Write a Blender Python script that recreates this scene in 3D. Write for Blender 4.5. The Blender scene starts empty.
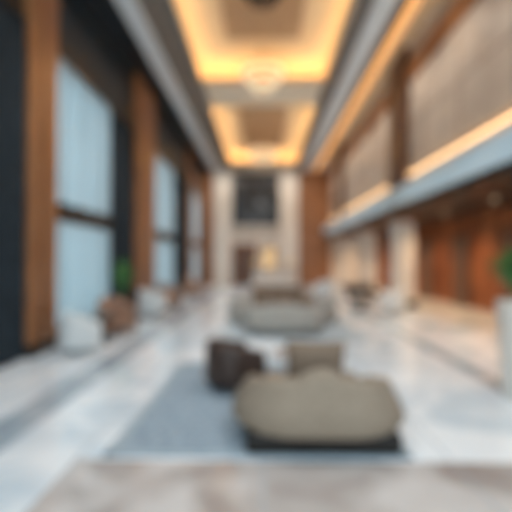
import bpy, bmesh, math, random
from mathutils import Vector
random.seed(4)
S=bpy.context.scene
S.view_settings.view_transform='Standard'
DOF=True

# ---------------- materials ----------------
def mat(name,c,rough=.5,metal=0,c2=None,scale=4,detail=4,stretch=(1,1,1),emit=None,es=0,bump=0,lo=.35,hi=.65,dist=0,coat=0):
    m=bpy.data.materials.new(name); m.use_nodes=True
    n=m.node_tree.nodes; l=m.node_tree.links; b=n['Principled BSDF']
    b.inputs['Base Color'].default_value=(*c,1); b.inputs['Roughness'].default_value=rough
    b.inputs['Metallic'].default_value=metal; b.inputs['Coat Weight'].default_value=coat
    if emit: 
        b.inputs['Emission Color'].default_value=(*emit,1); b.inputs['Emission Strength'].default_value=es
    if c2 or bump:
        tc=n.new('ShaderNodeTexCoord'); mp=n.new('ShaderNodeMapping'); mp.inputs['Scale'].default_value=stretch
        nz=n.new('ShaderNodeTexNoise'); nz.inputs['Scale'].default_value=scale; nz.inputs['Detail'].default_value=detail
        nz.inputs['Distortion'].default_value=dist
        l.new(tc.outputs['Object'],mp.inputs['Vector']); l.new(mp.outputs['Vector'],nz.inputs['Vector'])
        if c2:
            r=n.new('ShaderNodeValToRGB'); r.color_ramp.elements[0].position=lo; r.color_ramp.elements[1].position=hi
            r.color_ramp.elements[0].color=(*c,1); r.color_ramp.elements[1].color=(*c2,1)
            l.new(nz.outputs['Fac'],r.inputs['Fac']); l.new(r.outputs['Color'],b.inputs['Base Color'])
        if bump:
            bp=n.new('ShaderNodeBump'); bp.inputs['Strength'].default_value=bump; bp.inputs['Distance'].default_value=.01
            l.new(nz.outputs['Fac'],bp.inputs['Height']); l.new(bp.outputs['Normal'],b.inputs['Normal'])
    return m
def emis(name,c,s):
    m=bpy.data.materials.new(name); m.use_nodes=True; n=m.node_tree.nodes
    n.remove(n['Principled BSDF']); e=n.new('ShaderNodeEmission'); e.inputs[0].default_value=(*c,1); e.inputs[1].default_value=s
    m.node_tree.links.new(e.outputs[0],n['Material Output'].inputs[0]); return m
def sheer(name,c,tr):
    m=bpy.data.materials.new(name); m.use_nodes=True; n=m.node_tree.nodes; l=m.node_tree.links
    n.remove(n['Principled BSDF'])
    t=n.new('ShaderNodeBsdfTransparent'); d=n.new('ShaderNodeBsdfTranslucent'); d.inputs[0].default_value=(*c,1)
    df=n.new('ShaderNodeBsdfDiffuse'); df.inputs[0].default_value=(*c,1)
    a=n.new('ShaderNodeMixShader'); a.inputs[0].default_value=.4; l.new(d.outputs[0],a.inputs[1]); l.new(df.outputs[0],a.inputs[2])
    x=n.new('ShaderNodeMixShader'); x.inputs[0].default_value=tr; l.new(a.outputs[0],x.inputs[1]); l.new(t.outputs[0],x.inputs[2])
    l.new(x.outputs[0],n['Material Output'].inputs[0]); return m
def glassm(name,c):
    m=bpy.data.materials.new(name); m.use_nodes=True; n=m.node_tree.nodes; l=m.node_tree.links
    n.remove(n['Principled BSDF'])
    t=n.new('ShaderNodeBsdfTransparent'); t.inputs[0].default_value=(*c,1)
    g=n.new('ShaderNodeBsdfGlossy'); g.inputs[0].default_value=(.9,.95,1,1); g.inputs[1].default_value=.03
    x=n.new('ShaderNodeMixShader'); x.inputs[0].default_value=.1; l.new(t.outputs[0],x.inputs[1]); l.new(g.outputs[0],x.inputs[2])
    l.new(x.outputs[0],n['Material Output'].inputs[0]); return m

M=dict(
 floor=mat('white_marble',(.66,.74,.80),.12,c2=(.90,.93,.95),scale=.9,detail=8,dist=1.5,lo=.4,hi=.58),
 taupe=mat('taupe_marble',(.38,.32,.29),.15,c2=(.66,.61,.58),scale=1.2,detail=8,dist=1.2),
 grey=mat('grey_marble',(.34,.41,.47),.12,c2=(.50,.56,.61),scale=1.5,detail=6,dist=1),
 ceil=mat('ceiling_wood_raft',(.50,.29,.15),.6,c2=(.60,.38,.21),scale=3,stretch=(6,.5,1)),
 soffit=mat('soffit_paint',(.20,.165,.14),.6,c2=(.24,.20,.17)),
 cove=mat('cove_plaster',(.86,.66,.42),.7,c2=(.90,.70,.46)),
 band=mat('warm_ceiling_plaster',(.88,.74,.56),.7,c2=(.92,.79,.62)),
 white=mat('white_plaster',(.74,.79,.82),.5,c2=(.80,.84,.87)),
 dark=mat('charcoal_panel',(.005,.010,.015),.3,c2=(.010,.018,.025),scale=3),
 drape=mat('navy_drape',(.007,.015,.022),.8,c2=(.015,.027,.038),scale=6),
 bronze=mat('dark_bronze',(.05,.04,.035),.35,.7,c2=(.07,.055,.045)),
 brass=mat('brushed_brass',(.75,.55,.32),.3,.9,c2=(.8,.6,.38)),
 wood=mat('walnut_wood',(.25,.10,.04),.35,c2=(.42,.19,.08),scale=3,stretch=(6,6,.5)),
 wooddk=mat('dark_walnut_wood',(.09,.04,.02),.35,c2=(.16,.075,.04),scale=3,stretch=(6,6,.5)),
 redwood=mat('cherry_wood',(.22,.07,.025),.3,c2=(.44,.17,.07),scale=1.6,stretch=(3,3,.4),lo=.42,hi=.58),
 stone=mat('beige_stone',(.50,.445,.39),.4,c2=(.62,.565,.505),scale=1.3,detail=8,dist=1),
 cream=mat('cream_stone',(.76,.70,.63),.35,c2=(.86,.80,.73),scale=1.3,detail=8,dist=1),
 fascia=mat('powder_coated_steel',(.56,.76,.88),.3,0,c2=(.64,.82,.92),scale=4,stretch=(1,.1,1)),
 fab=mat('beige_upholstery',(.24,.185,.135),.85,c2=(.31,.245,.185),scale=30,bump=.3),
 fab2=mat('oatmeal_upholstery',(.36,.33,.29),.85,c2=(.44,.41,.37),scale=30,bump=.3),
 pil=mat('tan_pillow_fabric',(.17,.115,.08),.85,c2=(.24,.17,.12),scale=40,bump=.3),
 leather=mat('brown_leather',(.03,.016,.012),.45,c2=(.06,.032,.022),scale=20,bump=.2),
 tanl=mat('tan_leather',(.30,.16,.10),.5,c2=(.38,.22,.15),scale=20,bump=.2),
 whitef=mat('white_boucle',(.66,.68,.68),.9,c2=(.74,.76,.76),scale=40,bump=.4),
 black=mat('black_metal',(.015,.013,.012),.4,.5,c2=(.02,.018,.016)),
 rug=mat('slate_rug',(.22,.29,.35),.95,c2=(.34,.41,.47),scale=14,bump=.4),
 rugb=mat('rug_border',(.36,.42,.46),.95,c2=(.44,.5,.53),scale=14,bump=.4),
 leaf=mat('leaf_green',(.05,.16,.035),.5,c2=(.12,.30,.08),scale=8),
 soil=mat('soil',(.03,.02,.012),.9,c2=(.05,.035,.02),scale=20,bump=.5),
 led=emis('warm_led',(1,.72,.38),16),
 led2=emis('warm_led_wall',(1,.64,.33),3.2),
 led3=emis('amber_led',(1,.48,.17),1.7),
 lamp=emis('downlight_glow',(1,.75,.45),1.2),
 glow=emis('lampshade_glow',(1,.68,.36),.8),
 crystal=mat('frosted_crystal',(.9,.85,.75),.2,emit=(1,.8,.5),es=.7,c2=(.95,.9,.8)),
 art=mat('abstract_canvas',(.015,.022,.032),.3,c2=(.30,.34,.38),scale=1.1,detail=3,lo=.50,hi=.7),
 sheer=sheer('sheer_curtain',(.76,.81,.82),.3),
 glass=glassm('window_glass',(.64,.74,.78)),
)
# ---------------- helpers ----------------
def link(o,p=None):
    bpy.context.collection.objects.link(o)
    if p: o.parent=p
    return o
def grp(name,loc=(0,0,0),rz=0):
    e=bpy.data.objects.new(name,None); e.location=loc; e.rotation_euler=(0,0,rz); return link(e)
def mk(name,bm,m,p=None,smooth=False):
    me=bpy.data.meshes.new(name); bmesh.ops.recalc_face_normals(bm,faces=bm.faces); bm.to_mesh(me); bm.free()
    me.materials.append(M[m])
    if smooth:
        for f in me.polygons: f.use_smooth=True
    return link(bpy.data.objects.new(name,me),p)
def box(name,x0,x1,y0,y1,z0,z1,m,p=None,bev=0,seg=3):
    bm=bmesh.new(); bmesh.ops.create_cube(bm,size=1)
    for v in bm.verts:
        v.co=Vector(((x0+x1)/2+v.co.x*(x1-x0),(y0+y1)/2+v.co.y*(y1-y0),(z0+z1)/2+v.co.z*(z1-z0)))
    if bev: bmesh.ops.bevel(bm,geom=bm.edges[:],offset=bev,segments=seg,profile=.6,affect='EDGES')
    return mk(name,bm,m,p,bool(bev))
def boxes(name,L,m,p=None):
    bm=bmesh.new()
    for (x0,x1,y0,y1,z0,z1) in L:
        r=bmesh.ops.create_cube(bm,size=1)
        for v in r['verts']:
            v.co=Vector(((x0+x1)/2+v.co.x*(x1-x0),(y0+y1)/2+v.co.y*(y1-y0),(z0+z1)/2+v.co.z*(z1-z0)))
    return mk(name,bm,m,p)
def lathe(name,prof,m,p=None,loc=(0,0,0),seg=40):
    bm=bmesh.new(); rings=[]
    for r,z in prof:
        rings.append([bm.verts.new((loc[0]+r*math.cos(a*2*math.pi/seg),loc[1]+r*math.sin(a*2*math.pi/seg),loc[2]+z)) for a in range(seg)])
    for a,b in zip(rings,rings[1:]):
        for i in range(seg): bm.faces.new((a[i],a[(i+1)%seg],b[(i+1)%seg],b[i]))
    bm.faces.new(rings[0]); bm.faces.new(rings[-1])
    return mk(name,bm,m,p,True)
def torus(name,R,r,m,p,loc,seg=48,k=10,sz=1):
    bm=bmesh.new(); rings=[]
    for i in range(seg):
        a=i*2*math.pi/seg
        rings.append([bm.verts.new((loc[0]+(R+r*math.cos(b*2*math.pi/k))*math.cos(a),loc[1]+(R+r*math.cos(b*2*math.pi/k))*math.sin(a),loc[2]+sz*r*math.sin(b*2*math.pi/k))) for b in range(k)])
    for i in range(seg):
        A=rings[i];B=rings[(i+1)%seg]
        for j in range(k): bm.faces.new((A[j],A[(j+1)%k],B[(j+1)%k],B[j]))
    return mk(name,bm,m,p,True)
def curtain(name,x,y0,y1,z0,z1,m,p=None,amp=.05,wl=.22):
    bm=bmesh.new(); n=int((y1-y0)/wl*8); prev=None
    for i in range(n+1):
        y=y0+(y1-y0)*i/n
        dx=amp*math.sin(2*math.pi*(y-y0)/wl+.6*math.sin(y*3))
        a=bm.verts.new((x+dx*1.15,y,z0)); b=bm.verts.new((x+dx*.8,y,z1))
        if prev: bm.faces.new((prev[0],a,b,prev[1]))
        prev=(a,b)
    return mk(name,bm,m,p,True)
def pillow(name,w,h,t,m,p,loc,rx=0,rz=0):
    bm=bmesh.new(); N=14
    def grid(s):
        g=[]
        for i in range(N+1):
            row=[]
            for j in range(N+1):
                u=-1+2*i/N; v=-1+2*j/N
                e=max(0,(1-u**4)*(1-v**4))**.5
                k=1-.06*(1-abs(u*v))*max(abs(u),abs(v))**4
                row.append(bm.verts.new((u*w/2*k,s*e*t/2,v*h/2*k)))
            g.append(row)
        for i in range(N):
            for j in range(N): bm.faces.new((g[i][j],g[i+1][j],g[i+1][j+1],g[i][j+1]))
    grid(1); grid(-1); bmesh.ops.remove_doubles(bm,verts=bm.verts,dist=.001)
    o=mk(name,bm,m,p,True); o.location=loc; o.rotation_euler=(rx,0,rz); return o
def tub(name,W,D,R,T,z0,ha,hb,m,p,flare=.05,arch=.04):
    """U shaped upholstered back + arms, open toward +Y"""
    pts=[]; w=W/2-T/2; yb=-D/2+T/2; yf=D/2-T/2
    n=8
    for i in range(n): pts.append((w,yf+(yb+R-yf)*i/n,(1,0),i/n*.5))
    for i in range(13):
        a=i/12*math.pi/2; pts.append((w-R+R*math.cos(a),yb+R-R*math.sin(a),(math.cos(a),-math.sin(a)),.5+.5*i/12))
    q=10
    for i in range(1,q): pts.append((w-R-(2*w-2*R)*i/q,yb,(0,-1),1))
    half=[(-x,y,(-nx,ny),s) for x,y,(nx,ny),s in pts[:21]][::-1]
    pts=pts+half
    bm=bmesh.new(); rings=[]
    for x,y,(nx,ny),s in pts:
        ss=s*s*(3-2*s); h=ha+(hb-ha)*ss
        if s>=1: h+=arch*max(0,1-(x/max(w-R,.05))**2)
        r=T/2; prof=[(-r,z0),(-r,z0+(h-z0)*.5),(-r,h-r)]
        for k in range(1,8):
            a=math.pi-k*math.pi/8; prof.append((r*math.cos(a),h-r+r*math.sin(a)))
        prof+=[(r,h-r),(r+flare*.5,z0+(h-z0)*.5),(r+flare,z0+.06),(r+flare*.7,z0)]
        rings.append([bm.verts.new((x+nx*o,y+ny*o,z)) for o,z in prof])
    for A,B in zip(rings,rings[1:]):
        for j in range(len(A)): 
            k=(j+1)%len(A); bm.faces.new((A[j],A[k],B[k],B[j]))
    for ring in (rings[0],rings[-1]):
        c=bm.verts.new(sum((v.co for v in ring),Vector())/len(ring)+Vector((0,.05,0)))
        mids=[bm.verts.new(v.co*.75+c.co*.25+Vector((0,.03,0))) for v in ring]
        for j in range(len(ring)):
            k=(j+1)%len(ring)
            bm.faces.new((ring[j],ring[k],mids[k],mids[j])); bm.faces.new((mids[j],mids[k],c))
    return mk(name,bm,m,p,True)
def sofa(name,loc,rz,W,D,h,m,pm=None,seats=2,R=.3,T=.16,ha=None,flare=.05,arch=.04,pillows=None,z0=.1):
    g=grp(name,loc,rz); ha=ha or h*.78
    tub('back_and_arms',W,D,R,T,z0,ha,h,m,g,flare,arch)
    box('base',-W/2+T*.7,W/2-T*.7,-D/2+T*.7,D/2-.02,z0+.01,.27,m,g,.03)
    if z0>.12: box('plinth',-W/2+.04,W/2-.04,-D/2+.01,D/2-.1,0.002,z0+.01,'black',g,.06)
    iw=W-2*T-.01; cw=iw/seats
    for i in range(seats):
        box('seat_cushion_%d'%(i+1),-iw/2+cw*i+.005,-iw/2+cw*(i+1)-.005,-D/2+T+.01,D/2+.02,.265,.43,m,g,.05,4)
    if pm:
        P=pillows or [(-iw/2+cw*(i+.5),.42,.46) for i in range(seats)]
        for i,(px,ph,pw) in enumerate(P):
            pillow('pillow_%d'%(i+1),pw,ph,.17,pm,g,(px,-D/2+T+.13,.42+ph/2),rx=.2,rz=(-.1,.14,.05)[i%3])
    if z0<=.12:
        for i,(a,b) in enumerate([(-1,-1),(1,-1),(-1,1),(1,1)]):
            lathe('leg_%d'%(i+1),[(.018,0),(.028,.12)],'black',g,(a*(W/2-.2),b*(D/2-.16),0),12)
    return g
def table(name,loc,r,h,mt='cream'):
    g=grp(name,loc)
    lathe('top',[(0.01,h-.04),(r-.01,h-.04),(r,h-.03),(r,h-.01),(r-.01,h),(.01,h)],mt,g)
    lathe('pedestal',[(r*.55,0),(r*.55,.02),(r*.12,.04),(r*.10,h*.5),(r*.14,h-.04)],'bronze',g)
    return g
def plant(name,loc,pot_h,pot_r,fol_r,fol_h,n,potm='white'):
    g=grp(name,loc)
    lathe('planter',[(pot_r*.72,0),(pot_r*.8,.03),(pot_r,pot_h-.03),(pot_r,pot_h),(pot_r*.9,pot_h),(pot_r*.88,pot_h-.06),(.01,pot_h-.06)],potm,g)
    lathe('soil',[(.01,pot_h-.08),(pot_r*.86,pot_h-.08),(pot_r*.86,pot_h-.05),(.01,pot_h-.045)],'soil',g)
    bm=bmesh.new()
    for i in range(n):
        a=random.uniform(0,2*math.pi); L=fol_h*random.uniform(.6,1); out=fol_r*random.uniform(.25,1); wd=random.uniform(.02,.04)
        prev=None
        for k in range(8):
            t=k/7; r=out*t**1.5; z=pot_h-.06+L*(t*1.25-.35*t*t*(out/fol_r+.2))*1.0
            w=wd*math.sin(math.pi*min(1,.08+t*.92))**.7+.003
            c=Vector((r*math.cos(a),r*math.sin(a),z)); s=Vector((-math.sin(a),math.cos(a),0))*w
            q=(bm.verts.new(c-s),bm.verts.new(c+Vector((0,0,-.006))),bm.verts.new(c+s))
            if prev:
                bm.faces.new((prev[0],prev[1],q[1],q[0])); bm.faces.new((prev[1],prev[2],q[2],q[1]))
            prev=q
    mk('foliage',bm,'leaf',g,True)
    return g

Y0=-1.0; YF=26.0
# ---------------- floor ----------------
g=grp('floor')
box('marble_slab',-4.1,7.2,Y0,YF+.2,-.2,0,'floor',g)
boxes('inlay_grey',[(-2.62,-2.2,Y0,24,0,.002),(2.9,3.15,3.4,24,0,.002),(3.15,7,9.6,9.9,0,.002)],'grey',g)
boxes('inlay_taupe',[(-1.5,2.9,Y0,3.2,0,.002)],'taupe',g)
L=[]
for k in range(1,14): L.append((-4,7,k*2-.006,k*2+.006,0,.0028))
for x in (-3.3,-1.5,0,1.5,2.9,4.6,6): L.append((x-.005,x+.005,Y0,YF,0,.0028))
boxes('grout_joints',L,'grey',g)

# ---------------- left wall ----------------
g=grp('wall_left')
XL=-3.95
wins=[(7.35,10.2),(14.1,17.4),(21.5,24.3)]
ZT=5.5; ZB=.22
seg=[]; y=Y0
for a,b in wins:
    seg.append((XL-.2,XL,y,a,0,8)); seg.append((XL-.2,XL,a,b,ZT,8)); seg.append((XL-.2,XL,a,b,0,ZB)); y=b
seg.append((XL-.2,XL,y,YF,0,8))
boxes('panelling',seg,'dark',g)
boxes('panel_battens',[(XL,XL+.03,yy,yy+.04,0,7.4) for yy in (1,2,3,4,5,5.8)]+[(XL,XL+.04,Y0,6.4,2.5,2.62),(XL,XL+.04,Y0,YF,5.55,5.75)],'bronze',g)
box('baseboard_left',XL,XL+.03,Y0,YF,0,.16,'bronze')
for i,(a,b) in enumerate(wins):
    w=grp('window_%d'%(i+1))
    fr=[(XL-.14,XL-.02,a,a+.05,ZB,ZT),(XL-.14,XL-.02,b-.07,b,ZB,ZT),(XL-.14,XL-.02,a,b,ZB,ZB+.08),(XL-.14,XL-.02,a,b,ZT-.08,ZT),(XL-.16,XL+.05,a,b,2.36,2.70)]
    k=4
    for j in range(1,k): yy=a+(b-a)*j/k; fr.append((XL-.14,XL-.02,yy-.05,yy+.05,ZB,ZT))
    boxes('frame',fr,'bronze',w)
    box('glass',XL-.09,XL-.08,a+.02,b-.02,ZB+.02,ZT-.02,'glass',w)
    c=grp('sheer_curtain')
    curtain('upper_drop',XL+.07,a+.05,b-.12,2.72,ZT+.0,'sheer',c,.025,.25)
    curtain('lower_drop',XL+.07,a+.05,b-.12,.06,2.34,'sheer',c,.025,.25)
    box('curtain_rail',XL+.0,XL+.12,a,b-.1,ZT,ZT+.05,'bronze',c)
for a,b in [(10.2,11.9),(17.5,20.2),(4.6,6.4)]:
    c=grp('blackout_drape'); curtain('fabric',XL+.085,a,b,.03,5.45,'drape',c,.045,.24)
    box('rail',XL,XL+.15,a,b,5.45,5.52,'bronze',c)
for a,b in [(6.45,7.3),(12.0,14.0),(20.3,21.4),(24.6,25.6)]:
    c=grp('wood_clad_column')
    box('shaft',XL,XL+.17,a,b,0,7.28,'wood',c,.02)
    box('plinth',XL,XL+.21,a-.03,b+.03,0,.2,'bronze',c,.01)
    box('bronze_reveal',XL+.16,XL+.18,a+.3,a+.36,.2,7.2,'bronze',c)

# ---------------- ceiling ----------------
g=grp('ceiling'); ZC=7.5
cof=[(4.4,13.1),(15.2,24.2)]
boxes('side_soffits',[(-3.0,-2,Y0,YF,ZC,ZC+.05),(2,2.5,Y0,YF,ZC,ZC+.05),(-2,2,Y0,4.4,ZC,ZC+.05)],'soffit',g)
boxes('cross_bands',[(-2,2,13.1,15.2,ZC,ZC+.05),(-2,2,24.2,YF,ZC,ZC+.05)],'band',g)
boxes('dark_edge',[(XL,-3.2,Y0,YF,ZC,ZC+.05),(3.0,3.5,Y0,YF,ZC-.02,ZC+.05)],'wooddk',g)
boxes('left_dark_panel',[(XL,-3.35,Y0,YF,ZC-.06,ZC)],'dark',g)  # near-black ceiling strip along the left wall
boxes('beams',[(-3.25,-2.85,Y0,YF,ZC-.2,ZC+.05),(2.5,3.0,Y0,YF,ZC-.15,ZC+.05)],'white',g)
boxes('roof_slab',[(XL-.2,7.2,Y0,YF+.2,8.3,8.4),],'white',g)
for i,(a,b) in enumerate(cof):
    c=g
    ZR=8.12
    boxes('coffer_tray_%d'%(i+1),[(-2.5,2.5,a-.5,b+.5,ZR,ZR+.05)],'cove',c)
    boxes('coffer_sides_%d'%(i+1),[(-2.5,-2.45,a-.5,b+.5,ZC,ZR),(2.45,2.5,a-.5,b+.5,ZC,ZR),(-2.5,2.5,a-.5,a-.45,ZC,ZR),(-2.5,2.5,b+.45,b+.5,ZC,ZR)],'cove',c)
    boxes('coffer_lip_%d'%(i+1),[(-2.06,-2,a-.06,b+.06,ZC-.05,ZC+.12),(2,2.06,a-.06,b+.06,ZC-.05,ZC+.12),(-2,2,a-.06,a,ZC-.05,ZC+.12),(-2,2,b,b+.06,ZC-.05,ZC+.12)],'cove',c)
    boxes('coffer_led_%d'%(i+1),[(-2.25,-2.2,a-.25,b+.25,ZC+.07,ZC+.1),(2.2,2.25,a-.25,b+.25,ZC+.07,ZC+.1),(-2.2,2.2,a-.25,a-.2,ZC+.07,ZC+.1),(-2.2,2.2,b+.2,b+.25,ZC+.07,ZC+.1)],'led',c)
    boxes('coffer_raft_%d'%(i+1),[(-1.05,1.05,a+1,b-1.6,8.0,8.04)],'ceil',c)
    boxes('raft_hangers_%d'%(i+1),[(x-.02,x+.02,yy-.02,yy+.02,8.04,8.12) for x in (-.8,.8) for yy in (a+1.5,b-1.9)],'bronze',c)
boxes('right_cove_top',[(3.5,4.6,Y0,YF,8.0,8.05),(3.45,3.5,Y0,YF,ZC,8.05)],'cove',g)
boxes('right_cove_led',[(3.34,3.44,Y0,YF,ZC-.05,ZC-.02),(3.55,3.6,Y0,YF,ZC+.02,ZC+.05)],'led3',g)

# ---------------- chandeliers ----------------
def chand(loc,R,tiers,body,zt=8.0,frame='brass'):
    c=grp('chandelier',loc); H=zt-loc[2]
    lathe('rod',[(.02,0),(.02,H)],frame,c,seg=12); lathe('canopy',[(.14,H-.04),(.14,H)],frame,c)
    for t in range(tiers):
        r=R*(1-t/tiers*.75); z=-t*.22
        torus('ring_%d'%t,r,.035,frame,c,(0,0,z))
        bm=bmesh.new(); n=int(r*70)
        for i in range(n):
            a=i*2*math.pi/n
            q=bmesh.ops.create_icosphere(bm,subdivisions=1,radius=.035)
            for v in q['verts']: v.co=Vector((v.co.x+r*math.cos(a),v.co.y+r*math.sin(a),v.co.z*2.4+z-.1))
        mk('crystals_%d'%t,bm,body,c,True)
        for i in range(4):
            a=i*math.pi/2
            o=lathe('arm_%d_%d'%(t,i),[(.012,0),(.012,r)],frame,c,seg=8); o.rotation_euler=(0,math.pi/2,a); o.location=(0,0,z)
    lathe('stem',[(.03,-tiers*.22),(.03,0)],frame,c,seg=12)
chand((0,8.4,7.45),.45,2,'bronze',frame='bronze')
chand((0,12.4,7.5),.62,3,'crystal',zt=8.12)
chand((0,20.0,7.1),.7,3,'crystal')

# ---------------- right wall: upper ----------------
XR=4.4
g=grp('wall_right')
boxes('upper_panels',[(XR,XR+.2,Y0,YF,3.3,8.0)],'stone',g)
L=[(XR-.012,XR,yy-.012,yy+.012,3.9,7.4) for yy in [1,3,5,7,9,11,15,17,19,21,23,25]]+[(XR-.012,XR,Y0,YF,5.6,5.62)]
boxes('panel_joints',L,'wooddk',g)
boxes('top_rail',[(XR-.12,XR,Y0,YF,6.9,7.4)],'wood',g)
boxes('ledge_trim',[(XR-.14,XR,Y0,YF,4.15,4.2)],'wood',g)
boxes('ledge_led',[(XR-.10,XR-.05,Y0,YF,4.2,4.23),(XR-.06,XR-.02,Y0,YF,4.10,4.14)],'led2',g)
for a,b in [(12.0,13.4),(21.8,22.6),(4.6,5.0)]:
    box('wood_pilaster',XR-.22,XR,a,b,3.7,8.0,'wooddk',g,.015)
b_=grp('gallery_balcony')
boxes('slab',[(3.95,7.0,Y0,YF,3.12,3.3)],'bronze',b_)
boxes('fascia',[(3.88,3.95,Y0,YF,3.16,3.64)],'fascia',b_)
boxes('fascia_cap',[(3.86,XR,Y0,YF,3.64,3.69)],'white',b_)
boxes('fascia_black_trim',[(3.87,3.95,Y0,YF,3.0,3.16)],'black',b_)  # black strip along the fascia's lower edge
g=grp('wall_recess')
XB=7.0
boxes('wood_panelling',[(XB,XB+.2,Y0,YF,0,3.2)],'redwood',g)
boxes('slats',[(XB-.05,XB,yy,yy+.06,.1,3.1) for yy in [6+i*.2 for i in range(100)]],'redwood',g)
boxes('dark_openings',[(XB-.07,XB,a,a+1.2,.0,2.4) for a in (10.6,13.6,16.6,19.6)],'wooddk',g)
dl=grp('recessed_downlights')
for i in range(8):
    yy=4.5+i*2.8
    lathe('lamp_disc_%d'%i,[(.01,0),(.05,0),(.06,.02)],'lamp',dl,(5.8,yy,3.1),16)
    ld=bpy.data.lights.new('downlight_lamp','SPOT'); ld.energy=250; ld.color=(1,.66,.38); ld.spot_size=2.3; ld.spot_blend=.8; ld.shadow_soft_size=.1
    lo=bpy.data.objects.new('downlight_lamp',ld); lo.location=(5.8,yy,3.07); link(lo,dl)
for yy in (13.5,17.9,22.3):
    c=grp('stone_column')
    box('shaft',4.45,5.1,yy,yy+.65,.0,3.11,'cream',c,.03)
    box('plinth',4.4,5.15,yy-.05,yy+.7,0,.25,'bronze',c,.01)
    box('capital',4.4,5.15,yy-.05,yy+.7,2.9,3.11,'wood',c,.01)

# ---------------- far wall ----------------
box('wall_far',XL-.2,7.2,YF,YF+.2,0,8.25,'cream')
boxes('trim_1',[(2.3,4.4,YF-.12,YF,0,7.4),(XL,-3.25,YF-.12,YF,0,7.4)],'wood')
boxes('trim_2',[(-3.2,-2.05,YF-.3,YF,0,7.4),(1.1,2.25,YF-.3,YF,0,7.4)],'cream')
boxes('trim_3',[(-2.05,1.1,YF-.25,YF,3.2,3.75)],'stone')
w=grp('wall_artwork')
box('canvas',-1.9,1.0,YF-.08,YF-.01,3.95,7.2,'art',w)
boxes('frame',[(-1.97,-1.9,YF-.12,YF-.005,3.88,7.27),(1.0,1.07,YF-.12,YF-.005,3.88,7.27),(-1.97,1.07,YF-.12,YF-.005,3.88,3.95),(-1.97,1.07,YF-.12,YF-.005,7.2,7.27)],'bronze',w)
d=grp('door_1')
boxes('leaf',[(-1.9,-1.2,YF-.06,YF-.01,0,2.5),(-1.18,-.5,YF-.06,YF-.01,0,2.5)],'wooddk',d)
boxes('casing',[(-2.0,-1.9,YF-.1,YF-.002,0,2.6),(-.5,-.4,YF-.1,YF-.002,0,2.6),(-2,-.4,YF-.1,YF-.002,2.5,2.65)],'wood',d)
boxes('handles',[(-1.25,-1.22,YF-.12,YF-.06,.9,1.3),(-1.16,-1.13,YF-.12,YF-.06,.9,1.3)],'bronze',d)
n=grp('display_niche')
boxes('backlit_panel',[(.0,.8,YF-.05,YF-.01,.9,2.4)],'glow',n)
boxes('surround',[(-.1,0,YF-.16,YF-.002,.8,2.5),(.8,.9,YF-.16,YF-.002,.8,2.5),(-.1,.9,YF-.16,YF-.002,.8,.9),(-.1,.9,YF-.16,YF-.002,2.4,2.5)],'wood',n)
d=grp('reception_desk')
box('body',-.6,2.0,23.6,24.2,0,1.0,'cream',d,.03); box('counter',-.7,2.1,23.5,24.3,1.0,1.07,'wood',d,.02); box('kick',-.55,1.95,23.57,23.62,.0,.1,'bronze',d)
for x in (-.4,1.7):
    t=grp('table_lamp',(x,23.9,1.07))
    lathe('base',[(.09,0),(.09,.02),(.03,.05),(.02,.3)],'bronze',t); lathe('shade',[(.17,.28),(.12,.55)],'glow',t)

# ---------------- furniture ----------------
r=grp('area_rug')
box('pile',-1.3,1.2,3.24,6.2,.003,.018,'rug',r)
boxes('border',[(-1.3,1.2,3.24,3.30,.018,.02),(-1.3,1.2,6.12,6.2,.018,.02),(-1.3,-1.22,3.24,6.2,.018,.02),(1.12,1.2,3.24,6.2,.018,.02)],'rugb',r)
sofa('loveseat',(.49,3.70,.021),0,1.36,.95,.61,'fab','pil',2,R=.38,T=.2,ha=.42,flare=.10,arch=.08,pillows=[(-.03,.46,.52)],z0=.17)
sofa('tub_armchair',(-.38,5.0,.021),-1.15,.72,.64,.60,'leather',None,1,R=.26,T=.12,ha=.50,flare=.02,arch=0)
table('coffee_table',(.5,5.35,.021),.38,.36,'taupe')
r=grp('area_rug'); box('pile',-.9,2.1,7.9,13.2,.003,.018,'rugb',r)
sofa('curved_sofa',(.45,8.75,.021),0,1.7,.85,.62,'fab2','pil',3,R=.4,T=.18)
table('coffee_table',(.45,10.1,.021),.45,.38)
sofa('curved_sofa',(.45,11.6,.021),math.pi,1.9,.85,.75,'fab2','pil',3,R=.4,T=.18)
sofa('tub_armchair',(-.5,10.2,.021),-math.pi/2,.7,.7,.68,'fab2',None,1,R=.28,T=.13)
sofa('tub_armchair',(1.5,10.2,.021),math.pi/2,.7,.7,.68,'fab2',None,1,R=.28,T=.13)
sofa('lounge_chair',(-3.2,6.95,0),-.9,.58,.6,.70,'whitef',None,1,R=.22,T=.11)
sofa('lounge_chair',(-3.2,8.6,0),-2.2,.68,.66,.78,'tanl',None,1,R=.24,T=.12)
table('side_table',(-3.1,7.75,0),.24,.5,'bronze')
sofa('lounge_chair',(-3.15,13.4,0),-1.4,.8,.75,.82,'tanl',None,1,R=.28,T=.12)
table('side_table',(-3.15,12.3,0),.28,.5)
sofa('lounge_chair',(-3.15,11.3,0),-1.6,.75,.72,.78,'whitef',None,1,R=.28,T=.12)
sofa('lounge_chair',(-3.1,17.5,0),-1.6,.8,.75,.82,'tanl',None,1,R=.28,T=.12)
plant('potted_palm',(-3.45,9.8,0),.7,.24,.36,1.0,70,'bronze')
sofa('lounge_chair',(3.9,12.2,0),1.3,.8,.75,.75,'whitef',None,1,R=.28,T=.12)
table('side_table',(3.3,13.4,0),.35,.45)
sofa('lounge_chair',(3.6,14.8,0),1.9,.8,.75,.75,'leather',None,1,R=.28,T=.12)
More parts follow.
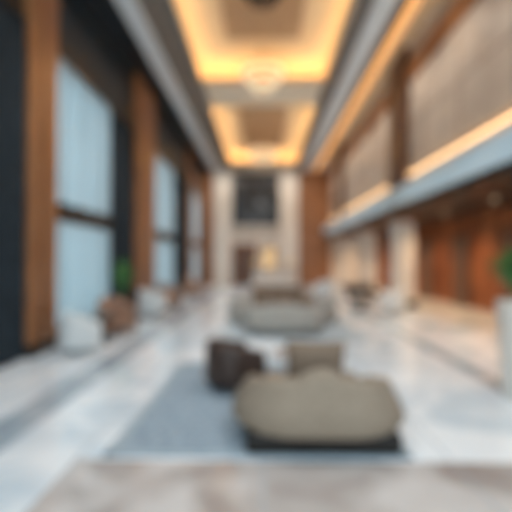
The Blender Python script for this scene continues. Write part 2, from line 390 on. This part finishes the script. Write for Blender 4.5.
sofa('lounge_chair',(2.6,16.5,0),2.6,.8,.75,.75,'whitef',None,1,R=.28,T=.12)
plant('potted_plant',(3.05,4.75,0),1.12,.28,.42,.70,200,'cream')

# ---------------- lights ----------------
W=bpy.data.worlds.new('World'); S.world=W; W.use_nodes=True
W.node_tree.nodes['Background'].inputs[0].default_value=(.74,.90,.98,1); W.node_tree.nodes['Background'].inputs[1].default_value=2.2
for yy in (3,7,10,14.2,17.5,20,23):  # added fill spots without fixtures, to brighten the hall and floor
    for x in (-2.4,2.25):
        ld=bpy.data.lights.new('fill_spot','SPOT'); ld.energy=480; ld.color=(.95,.98,1); ld.spot_size=1.3; ld.spot_blend=.8; ld.shadow_soft_size=.15
        lo=bpy.data.objects.new('fill_spot',ld); lo.location=(x,yy,7.45); link(lo)
for x in (-2.6,1.7):  # added spots without fixtures, to brighten the far wall
    ld=bpy.data.lights.new('far_wall_fill','SPOT'); ld.energy=230; ld.color=(1,.88,.74); ld.spot_size=1.6; ld.spot_blend=.8; ld.shadow_soft_size=.1
    lo=bpy.data.objects.new('far_wall_fill',ld); lo.location=(x,22.5,7.4); lo.rotation_euler=(math.radians(45),0,0); link(lo)
for yy in (3,6,9,11.2,14.5,17,19.5,22,24.5):
    ld=bpy.data.lights.new('upper_wall_fill','SPOT'); ld.energy=95; ld.color=(1,.84,.68); ld.spot_size=1.9; ld.spot_blend=1; ld.shadow_soft_size=.1
    lo=bpy.data.objects.new('upper_wall_fill',ld); lo.location=(3.1,yy,7.25); link(lo)
    lo.rotation_euler=Vector((-1.3,0,1.7)).to_track_quat('Z','Y').to_euler()

# ---------------- camera ----------------
cd=bpy.data.cameras.new('camera'); cam=bpy.data.objects.new('camera',cd); link(cam)
cd.sensor_width=36; cd.lens=28.125; cd.clip_start=.02
cam.location=(0,0,1.6)
cam.rotation_euler=(math.radians(90)+math.atan(4/400),0,math.atan(7/400))
if DOF:
    cd.dof.use_dof=True; cd.dof.focus_distance=.3; cd.dof.aperture_fstop=2.2
S.camera=cam
